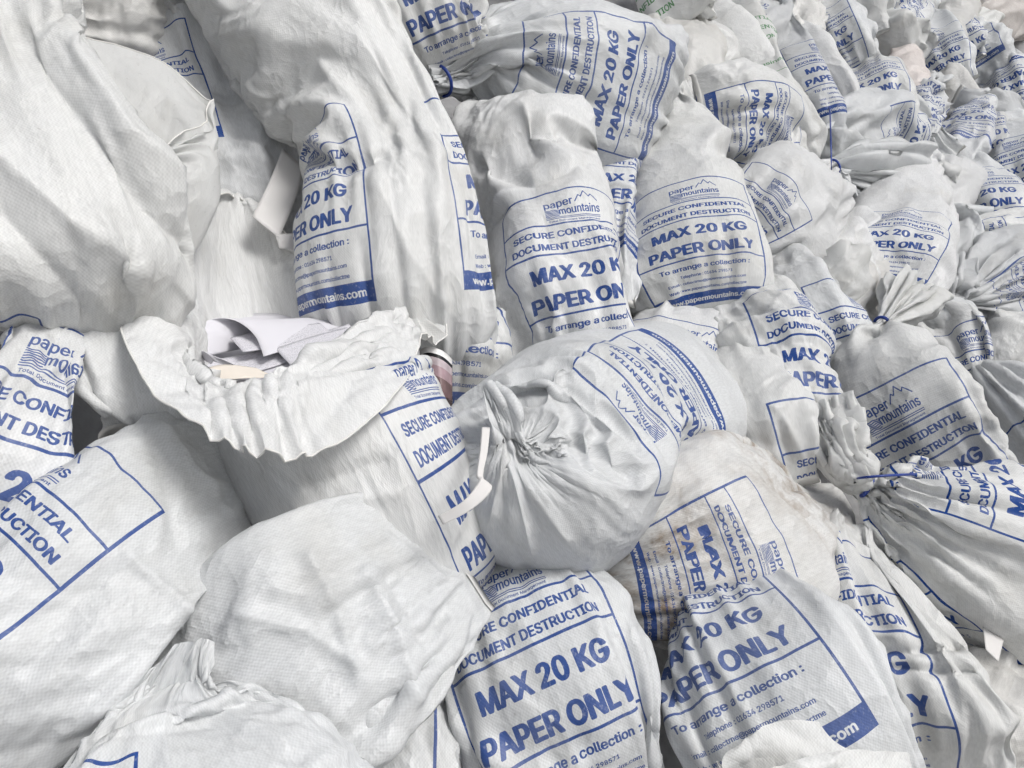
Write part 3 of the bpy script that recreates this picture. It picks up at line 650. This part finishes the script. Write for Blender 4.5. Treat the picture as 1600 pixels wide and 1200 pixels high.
# ------------------------------------------------------------------ right and far sacks
sack('tied sack with long blue upright tie tail and slanting print', [(1150,385,.10,55,.12),(1190,355,.0,85),(1240,318,-.03,92),(1278,285,.0,48),(1299,266,.0,9),(1330,272,-.02,40,.7),(1375,285,-.03,62,.5),(1415,300,-.02,58,.4)],
     tie=4, tail=[(1299,268,-.10),(1299,250,-.16),(1298,210,-.16),(1296,152,-.14)], pin=(1223,298,.5,.86), pw=.235, pvs=.85, mat='filmp', color=COOL)
sack('thin bulging sack behind the long blue tie', [(1470,265,.18,45,.15),(1405,215,.15,62),(1320,215,.18,66),(1250,255,.22,45),(1215,275,.25,20)], mat='filmp', pin=(1405,225,.5,.6), excess=.16, color=COOL)
sack('upright sack with downward sloping PAPER ONLY at right', [(1385,455,.05,76,.15),(1392,410,-.02,82),(1407,345,-.02,76),(1420,295,.03,64),(1425,260,.1,35)], pin=(1398,368,.5,.45), pvs=.8, color=WARM)
sack('sack whose blue web bar curves down its left side', [(1098,205,-.02,88,.10),(1135,195,-.10,92,.6),(1190,205,-.04,82,.7),(1245,235,.06,50)], pin=(1118,200,.5,.06), pw=.26, mat='dirty', stain=[(at(1130,248,-.1), .06)], color=WARM)
sack('sack with web address bar folded over the curved one', [(1185,190,.2,60,.2),(1150,135,.12,68,.7),(1110,70,.14,66,.7),(1085,30,.2,50)], pin=(1150,135,.85,.06), color=WARM)
sack('thin sack with green confidential wording', [(1225,225,0.1,40,.15),(1200,170,0,52,.6),(1165,85,0,50,.6),(1130,10,0.05,45)], mat='green', pin=(1150,65,.35,.7), color=WARM)
sack('long empty grey sack leaning right of the green wording', [(1290,235,.12,28,.2),(1262,175,.03,50,.5),(1225,95,.05,48,.5),(1190,30,.12,38,.3)], mat='filmp', pin=(1282,120,.3,.4), color=GREY)
sack('smooth white sack roll beside the far 20 KG panel', [(1330,190,0.08,25,.3),(1300,140,0,34,.8),(1262,75,0,28,.8),(1240,45,0.08,18)], mat='plain', group='plain sacks without print', color=WARM)
sack('far sack with 20 KG ONLY panel near the top edge', [(1345,125,0.1,42,.2),(1330,90,0,50),(1310,45,0,46),(1295,5,0.1,32)], pin=(1312,62,.7,.4), color=COOL)
sack('far sack with PAPER lettering under a rolled emblem', [(1375,215,0.1,50,.2),(1365,175,0.02,58),(1350,125,0.02,52),(1340,95,0.15,30)], pin=(1342,150,.32,.38), color=WARM)
sack('pinkish far sack with a vertical seam', [(1420,190,0.15,30,.2),(1415,150,0.05,34,.7),(1408,95,0.1,30,.7)], mat='plain', group='plain sacks without print', color=(1, .92, .88))
sack('long pale empty sack lying diagonally, seam along it', [(1545,262,.3,28,.15),(1520,225,.15,42,.4),(1475,150,.15,42,.4),(1445,95,.25,28,.3)], mat='plain', group='plain sacks without print', color=CREAM)
sack('sack with MAX 20 print behind a thin black tie', [(1560,405,.12,46,.2),(1548,360,.02,56),(1530,310,.02,56),(1515,270,.1,38),(1490,250,.15,20)], pin=(1537,318,.5,.38), color=COOL)
sack('tied sack with black tie in front of the sloping panel', [(1450,440,0.15,20,.3),(1500,400,0.05,40),(1490,350,0.01,34),(1480,330,0,7),(1500,335,-0.02,30,.5),(1520,350,-0.01,32,.4)], tie=3, tiemat='tieb',
     tail=[(1480,328,.02),(1500,300,.0),(1524,270,.02)], mat='film', group='plain sacks without print', color=COOL)
sack('printed sack cut by the right edge below the far heap', [(1610,345,0.07,50,.2),(1595,300,-0.03,62),(1578,240,0,58),(1565,205,0.12,40)], pin=(1585,268,.4,.5), color=COOL)
sack('sack at right edge with print turned upward', [(1680,400,0.05,55,.2),(1610,392,-0.05,58),(1550,380,-0.05,52),(1510,375,0.02,30)], pin=(1545,385,.5,.72), color=WARM)
sack('dull tied sack at the right edge, folds fanning from its knot', [(1720,420,.2,80,.3),(1630,430,.05,100),(1560,448,.02,80),(1522,465,.02,40),(1503,474,.02,9),(1482,462,.0,34,.6),(1478,435,.0,40,.5)], tie=4, mat='filmp', pin=(1640,440,.5,.5), color=GREY)
sack('tied sack at the right edge with thin upright twisted mouth', [(1700,820,.1,120,.2),(1630,730,.0,125),(1570,650,.0,95),(1530,597,.0,42),(1516,576,.0,9),(1512,552,-.01,16,.8),(1507,522,-.01,20,.5)], tie=4, pin=(1552,688,0,1), color=GREY)

# ------------------------------------------------------------------ loose paper
def paper_material(name, a, lines=False, rough=.75):
    m = bpy.data.materials.new(name); m.use_nodes = True; nt = m.node_tree; p = nt.nodes['Principled BSDF']
    uv = N(nt, 'ShaderNodeUVMap', uv_map='cloth'); n = N(nt, 'ShaderNodeTexNoise'); n.inputs['Scale'].default_value = 4; nt.links.new(uv.outputs[0], n.inputs['Vector'])
    c = mixc(nt, n.outputs['Fac'], tuple(x * .94 for x in a) + (1,), a + (1,))
    if lines:                                   # rows of typed text, too small to read
        sx = N(nt, 'ShaderNodeSeparateXYZ'); nt.links.new(uv.outputs[0], sx.inputs[0])
        row = math_node(nt, 'GREATER_THAN', math_node(nt, 'SINE', math_node(nt, 'MULTIPLY', sx.outputs[1], 150.0)), .72)
        sc = N(nt, 'ShaderNodeVectorMath', operation='MULTIPLY'); nt.links.new(uv.outputs[0], sc.inputs[0]); sc.inputs[1].default_value = (60, 24, 1)
        nn = N(nt, 'ShaderNodeTexNoise'); nn.inputs['Scale'].default_value = 1; nt.links.new(sc.outputs[0], nn.inputs['Vector'])
        wd = math_node(nt, 'GREATER_THAN', nn.outputs['Fac'], .5)
        c = mixc(nt, math_node(nt, 'MULTIPLY', math_node(nt, 'MULTIPLY', row, wd), .6), c, (.1, .1, .13, 1))
    nt.links.new(c, p.inputs['Base Color']); p.inputs['Roughness'].default_value = rough
    return m
M['paper'] = paper_material('office_paper', (.72, .71, .75)); M['typed'] = paper_material('typed_paper', (.72, .71, .75), True)
M['creampaper'] = paper_material('cream_paper', (.84, .77, .68)); M['card'] = paper_material('white_card', (.70, .685, .67), rough=.5)
def photo_page():
    m = bpy.data.materials.new('printed_page'); m.use_nodes = True; nt = m.node_tree; p = nt.nodes['Principled BSDF']
    uv = N(nt, 'ShaderNodeUVMap', uv_map='cloth'); sx = N(nt, 'ShaderNodeSeparateXYZ'); nt.links.new(uv.outputs[0], sx.inputs[0])
    cr = N(nt, 'ShaderNodeValToRGB'); nt.links.new(sx.outputs[1], cr.inputs[0]); e = cr.color_ramp; e.interpolation = 'CONSTANT'
    e.elements[0].color = (.07, .05, .05, 1); e.elements[1].position = .86; e.elements[1].color = (.8, .79, .78, 1)
    for pos, c in ((.28, (.16, .10, .10, 1)), (.52, (.34, .24, .26, 1)), (.68, (.47, .40, .42, 1)), (.80, (.01, .01, .012, 1))):
        q = e.elements.new(pos); q.color = c
    n = N(nt, 'ShaderNodeTexNoise'); n.inputs['Scale'].default_value = 5; n.inputs['Detail'].default_value = 4; nt.links.new(uv.outputs[0], n.inputs['Vector'])
    c = mixc(nt, .5, cr.outputs[0], n.outputs['Fac'], 'OVERLAY'); nt.links.new(c, p.inputs['Base Color']); p.inputs['Roughness'].default_value = .25
    return m
M['page'] = photo_page()
def sheet(name, rows, mat, label, cat, group=None, thick=.0006, sub=2):
    """rows: polylines of (x, y, dz) lofted into a thin sheet"""
    R = np.array([[at(*p) for p in row] for row in rows]); nr, nc, _ = R.shape
    A = catmull(R, np.linspace(0, nr - 1, (nr - 1) * 6 + 1)); A = catmull(np.swapaxes(A, 0, 1), np.linspace(0, nc - 1, (nc - 1) * 6 + 1)); A = np.swapaxes(A, 0, 1)
    h, w_, _ = A.shape; org = A.reshape(-1, 3).mean(0); V = A.reshape(-1, 3) - org
    fs = [(j * w_ + i, j * w_ + i + 1, (j + 1) * w_ + i + 1, (j + 1) * w_ + i) for j in range(h - 1) for i in range(w_ - 1)]
    o = mesh_obj(name, V, fs, M[mat]); o.location = org
    uv = o.data.uv_layers.new(name='cloth'); vi = np.empty(len(o.data.loops), int); o.data.loops.foreach_get('vertex_index', vi)
    uv.data.foreach_set('uv', np.stack([(vi % w_) / (w_ - 1), 1 - (vi // w_) / (h - 1)], 1).astype(np.float32).ravel())
    md = o.modifiers.new('thickness', 'SOLIDIFY'); md.thickness = thick; md.offset = 0
    return tag(o, label, cat, group)
PG = 'loose papers in the open sack'
sheet('paper_sheet', [[(283,562,0.005),(296,521,0.005),(330,499,0.015),(368,501,0.005),(398,524,-0.015),(412,557,-0.045)], [(360,549,0.035),(380,519,0.035),(410,502,0.045),(450,499,0.045),(485,509,0.025),(505,529,-0.005)], [(430,529,0.085),(450,509,0.085),(485,497,0.095),(520,495,0.085),(545,501,0.065),(552,514,0.025)]], 'paper', 'curled white sheet arching over the papers in the open sack', 'paper', PG)
sheet('paper_sheet', [[(284,569,0.035),(380,554,0.015),(470,529,0.005),(545,506,0.005)], [(300,584,-0.005),(395,581,-0.035),(480,554,-0.045),(556,521,-0.035)]], 'typed', 'typed sheet lying flat at the right of the curled one', 'paper', PG)
sheet('paper_sheet', [[(286,577,0.025),(370,569,0.005),(440,554,-0.015)], [(305,591,-0.015),(385,597,-0.045),(470,569,-0.055)]], 'paper', 'white sheet under the curled one at the sack lip', 'paper', PG)
sheet('paper_sheet', [[(283,584,0.015),(350,581,-0.005),(420,581,-0.025)], [(320,601,-0.025),(370,607,-0.055),(440,594,-0.065)]], 'typed', 'lowest typed sheet against the front lip of the open sack', 'paper', PG)
sheet('paper_sheet', [[(305,554,0.015),(318,549,-0.015),(335,565,-0.025)], [(330,569,-0.005),(345,561,-0.035),(400,587,-0.055)]], 'paper', 'small crumpled sheet end poking up among the papers', 'paper', PG)
sheet('paper_sheet', [[(290,479,0.135),(360,489,0.155),(470,489,0.135)], [(284,569,0.055),(380,569,0.035),(520,529,0.035)]], 'paper', 'backmost sheet standing against the inside of the open sack', 'paper', PG)
sheet('paper_sheet', [[(300,585,-.03),(345,570,-.04),(400,575,-.06)], [(330,603,-.06),(370,592,-.08),(432,590,-.09)]], 'creampaper', 'cream sheet corner among the white papers in the open sack', 'paper', PG)
sheet('paper_sheet', [[(430,545,-.03),(480,528,-.03),(540,512,-.03)], [(455,572,-.07),(505,553,-.08),(560,530,-.08)]], 'typed', 'typed sheet slipping toward the right lip of the open sack', 'paper', PG)
sheet('paper_sheet', [[(360,528,.02),(430,512,.03),(500,505,.03)], [(380,550,-.02),(445,540,-.03),(520,522,-.03)]], 'typed', 'typed sheet showing inside the arch of the curled one', 'paper', PG)
sheet('card', [[(442,232,.16),(475,262,.16)], [(418,290,.14),(462,310,.14)], [(394,338,.12),(436,372,.12)]], 'card', 'long white card standing in the dark gap beside the tall sack', 'card', 'loose cards in the gaps', .0012)
sheet('card', [[(430,366,.12),(482,364,.12)], [(436,388,.12),(482,392,.12)]], 'card', 'short white card lying below the standing card', 'card', 'loose cards in the gaps', .0012)
sheet('magazine', [[(655,548,.0),(668,542,-.03),(690,548,-.04),(706,562,-.02)], [(660,590,.0),(675,588,-.03),(692,595,-.04),(706,606,-.02)], [(668,640,.0),(680,640,-.03),(694,645,-.04),(706,650,-.02)]], 'page', 'curled magazine page with a dark picture beside the open sack', 'magazine', None, .002)
sheet('booklet', [[(753,668,-.21),(765,669,-.21)], [(750,705,-.22),(761,707,-.22)], [(745,742,-.23),(754,747,-.23)], [(750,750,-.235),(768,764,-.235)], [(724,783,-.225),(738,795,-.225)], [(684,806,-.2),(692,820,-.2)]], 'card', 'bent white booklet spine tucked in front of the end-on sack', 'booklet', None, .003)
for k, (pts, lb) in enumerate([([[(40,650,.02),(92,716,.02)], [(10,690,.0),(70,752,.0)]], 'topmost cream sheet under the twisted sack at left edge'),
     ([[(20,700,-.01),(95,742,-.01)], [(-5,740,-.03),(60,790,-.03)]], 'second cream sheet below the topmost one at left edge'),
     ([[(-10,715,-.02),(38,735,-.02)], [(-20,770,-.04),(40,780,-.04)]], 'lowest cream sheet by the left edge')]):
    sheet('paper_sheet', pts, 'creampaper', lb, 'paper', 'cream papers at the left edge', .001)
sheet('paper_sheet', [[(1535,975,-.03),(1568,1000,-.05)], [(1540,1015,-.04),(1560,1034,-.05)]], 'card', 'folded scrap of white paper near the lower right edge', 'paper', None, .001)
# ------------------------------------------------------------------ top edge and far heap
sack('sack at the top edge with PAPER lettering behind the tall one', [(690,110,0.05,90,.2),(665,60,-0.05,100),(640,-10,-0.05,95),(620,-70,0,70)], pin=(640,40,.12,.38), color=WARM)
sack('grey cloth-like empty sack draped near the top edge', [(1040,165,0.2,70,.1),(1050,120,0.06,85,.4),(1055,70,0.02,70,.5),(1045,30,0.1,50,.4)], mat='film', group='plain sacks without print', color=CREAM, crease=.03)
sack('small sack with a blue bar at the top edge', [(960,60,0.05,50,.2),(940,20,-0.05,60),(925,-30,-0.05,60),(920,-60,0.05,40)], pin=(925,8,.6,.05), color=WARM)
sack('plain bunched sack at the top edge beside the blue bar', [(830,30,0.1,60,.3),(800,-5,0,70),(770,-50,0,60)], mat='plain', group='plain sacks without print', color=CREAM)
sack('sack with green lettering cut by the top edge', [(1085,60,0.05,50,.2),(1060,25,-0.05,55),(1040,-20,-0.05,50),(1020,-60,0,35)], mat='green', pin=(1055,15,.8,.5), color=WARM)
sack('grey tied sack under a blue tie at the top edge', [(1160,75,0.1,40,.2),(1185,40,0,55),(1205,15,-0.05,30),(1209,0,-0.05,6),(1215,-30,-0.05,30)], tie=3, mat='film', group='plain sacks without print', tail=[(1209,0,.2),(1210,18,.12)], color=GREY)
FAR = [  # label, x, y, half-width, length, axis angle (deg, mouth direction, 0 = up, + = right), material, pin across/up or None, tint
 ('far sack with print rotated at the top edge', 1420, 15, 42, 120, 60, 'blue', (.6, .5), COOL),
 ('crumpled white far sack above the pinkish one', 1400, 65, 38, 100, -60, 'film', None, WARM),
 ('far sack with gathered stripes of print', 1462, 80, 38, 120, -30, 'filmp', (.5, .6), COOL),
 ('far sack with a thick diagonal blue bar', 1525, 90, 38, 110, -40, 'blue', (.6, .1), COOL),
 ('far sack with upside-down print near the right edge', 1570, 140, 38, 110, 150, 'blue', (.5, .5), COOL),
 ('far sack with a print corner at the right edge', 1598, 105, 34, 100, -30, 'blue', (.4, .5), WARM),
 ('brownish far sack in the top right corner', 1585, 20, 40, 110, 70, 'plain', None, (.86, .80, .76)),
 ('plain far sack at the top between tied ones', 1255, 15, 40, 120, 20, 'plain', None, CREAM),
 ('grey far sack below the diagonal empty one', 1540, 185, 40, 110, 110, 'film', None, GREY),
 ('knobbly white far sack under the rotated print', 1480, 40, 34, 100, 10, 'film', None, CREAM),
 ('far sack with a blue bar under a grey fold', 1510, 205, 38, 110, 15, 'blue', (.5, .1), GREY),
 ('crumpled far sack under the right edge print', 1585, 205, 38, 100, -70, 'plain', None, CREAM),
 ('white far sack peeping over the heap top', 1345, 5, 36, 100, -15, 'film', None, WARM),
 ('far sack in the top row near the corner', 1530, 40, 34, 100, 40, 'plain', None, CREAM),
 ('crumpled sack right of the sloping panel', 1470, 300, 42, 110, 30, 'film', None, WARM),
 ('wrinkled sack below the long blue tie', 1330, 395, 45, 120, 10, 'plain', None, WARM),
 ('crumpled mouth of a sack below the sloping panel', 1345, 465, 45, 110, 30, 'film', None, CREAM),
 ('sack under the emblem sack knot with frame line', 1470, 540, 60, 150, -30, 'blue', (.2, .9), WARM),
 ('small sack at the right edge under the fanning knot', 1590, 520, 50, 130, 20, 'plain', None, WARM),
 ('sack right of the emblem sack with blue corner', 1580, 800, 60, 150, -50, 'blue', (.5, .5), WARM),
 ('sack between draped cloth and web bar sack', 1095, 110, 48, 120, 20, 'plain', None, WARM),
 ('sack bottom showing under the curved web bar', 1205, 235, 50, 130, 150, 'blue', (.4, .3), WARM),
 ('crumpled plain sack in the bottom right corner', 1560, 1120, 75, 170, 20, 'plain', None, CREAM),
 ('dark creased sack at the bottom right edge', 1500, 1190, 80, 180, -30, 'blue', (.9, .7), GREY),
]
def axis_sack(label, x, y, wd, ln, ang, mat, pf, tint, seed, dz=.02, tied=False):
    a = math.radians(ang); dx, dy = math.sin(a), -math.cos(a); r = np.random.default_rng(seed); st = []
    prof = ((-.55, .75, .12), (-.3, 1.0, .7), (.05, 1.05, .75), (.33, .85, .7), (.5, .45, .5))
    if tied: prof = ((-.5, .7, .12), (-.28, 1.0, .75), (.0, 1.02, .8), (.2, .7, .8), (.3, .12, .9), (.4, .4, .6), (.56, .62, .4))
    for k, (q, ww, t) in enumerate(prof):
        j = r.normal(0, .05, 2)
        st.append((x + dx * ln * q + j[0] * wd, y + dy * ln * q + j[1] * wd, dz + .05 * abs(q) * 2, wd * ww * (r.uniform(.9, 1.12) if ww > .2 else 1), t))
    return sack(label, st, pin=(x, y, *pf) if pf else None, mat=mat, color=tint, seed=seed, crease=.024, lump=.02, nfold=22, famp=1.8, excess=.1, ex_v=.08, crumple=1.7,
                group='printed sacks in the heap' if pf else 'plain sacks without print', tie=4 if tied else None)
MORE = [
 ('small tied far sack under the grey top-edge one', 1168, 35, 32, 95, -25, 'filmp', (.5, .5), COOL),
 ('small tied far sack right of the rotated print', 1462, 12, 28, 85, 30, 'film', None, WARM),
 ('small tied far sack by the thick blue bar', 1500, 62, 28, 85, -35, 'filmp', (.5, .6), COOL),
 ('small tied far sack near the right edge, mouth to the left', 1572, 70, 28, 80, -75, 'film', None, WARM),
 ('small tied sack above the right edge panel', 1545, 210, 32, 95, -20, 'filmp', (.5, .5), WARM),
 ('small tied sack left of the black tie', 1462, 285, 34, 95, -50, 'film', None, WARM),
 ('small tied sack under the smooth white roll', 1300, 225, 30, 90, -60, 'film', None, COOL),
 ('tied far sack between pinkish and diagonal sacks', 1448, 165, 30, 90, 15, 'filmp', (.6, .5), COOL),
 ('loose-mouthed sack above the emblem sack', 1330, 430, 34, 100, 35, 'film', None, WARM),
 ('loose-mouthed sack right of the emblem knot', 1470, 480, 36, 105, -20, 'film', None, COOL),
]
for k, (lb, x, y, wd, ln, ang, mat, pf, tint) in enumerate(FAR): axis_sack(lb, x, y, wd, ln, ang, mat, pf, tint, 300 + k)
for k, (lb, x, y, wd, ln, ang, mat, pf, tint) in enumerate(MORE): axis_sack(lb, x, y, wd, ln, ang, mat, pf, tint, 400 + k, -.06, True)
# ------------------------------------------------------------------ drop sacks that end up wholly behind others
def visible_share():
    W_, H_, B = 1600, 1200, 10
    zb = np.full((H_ // B, W_ // B), 1e9); rec = {}
    for lb, (o, P) in SACKS.items():
        Q = P.reshape(-1, 3) - CAM; z = Q @ FW; X = (800 + F * (Q @ RT) / z) // B; Y = (600 + F * (Q @ DN) / z) // B
        ok = (X >= 0) & (Y >= 0) & (X < W_ // B) & (Y < H_ // B) & (z > .1)
        X, Y, z = X[ok].astype(int), Y[ok].astype(int), z[ok]; own = np.full(zb.shape, 1e9)
        np.minimum.at(own, (Y, X), z)
        pad = np.pad(own, 1, constant_values=1e9); fill = np.minimum.reduce([pad[1:-1, 1:-1], pad[:-2, 1:-1], pad[2:, 1:-1], pad[1:-1, :-2], pad[1:-1, 2:]])
        own = np.where(own > 1e8, fill + .01, own); rec[lb] = own; zb = np.minimum(zb, own)
    return {lb: (np.argwhere((own < 1e8) & (own <= zb + .004)) * B) for lb, own in rec.items()}
VIS = visible_share()
for lb in [l for l in SACKS if len(VIS[l]) < 2]:
    o, _ = SACKS.pop(lb)
    for c in list(o.children): bpy.data.objects.remove(c)
    bpy.data.objects.remove(o)

# ------------------------------------------------------------------ the heap goes on beyond the picture: copies just outside the frame
from mathutils import Matrix
def clone(o):
    c = o.copy(); C.objects.link(c)
    for ch in list(o.children):
        d = ch.copy(); C.objects.link(d); d.parent = c
    return c
SRC = [o for lb, (o, P) in SACKS.items() if any(k in lb for k in ('front face clear', 'crumpled top folded', 'emblem clear', 'sloping PAPER ONLY', 'long blue upright', 'full panel facing out'))]
r = np.random.default_rng(77); spots = []
def run(side, lo, hi, fixed, rows, step, first, pitch):
    for n in range(rows):
        q = lo
        while q < hi:
            x, y = (fixed, q) if side in (1, 4) else (q, fixed)
            z = depth(min(max(x, -300), 1900), min(max(y, -200), 1500)); off = (first + pitch * n) * F / z * (1 if side in (1, 3) else -1)
            spots.append((side, x + off, y) if side in (1, 4) else (side, x, y + off))
            q += step * F / z * r.uniform(.85, 1.15)
run(1, -150, 1450, 1620, 4, .36, .22, .25); run(2, -100, 1900, -15, 3, .38, .22, .24)
run(3, -150, 1700, 1220, 2, .34, .24, .26); run(4, -100, 1300, -20, 1, .40, .24, .26)
for k, (side, x, y) in enumerate(spots):
    zz = depth(min(max(x, -500), 2000), min(max(y, -260), 1600))
    p = at(x, y, .10 + .07 * zz + r.uniform(-.03, .03), zz)
    if p[2] < .12: continue
    c = clone(SRC[k % len(SRC)])
    ang = (0 if side in (1, 4) else math.pi / 2) + r.normal(0, .3) + (math.pi if r.random() < .3 else 0)
    R_ = Matrix.Rotation(ang, 3, Vector(FW)) @ Matrix.Rotation(r.normal(0, .15), 3, 'X')
    c.rotation_mode = 'QUATERNION'; c.rotation_quaternion = R_.to_quaternion(); c.location = p
    c['label'] = 'printed sack of the same heap lying just outside the picture'; c['group'] = 'sacks beyond the picture'
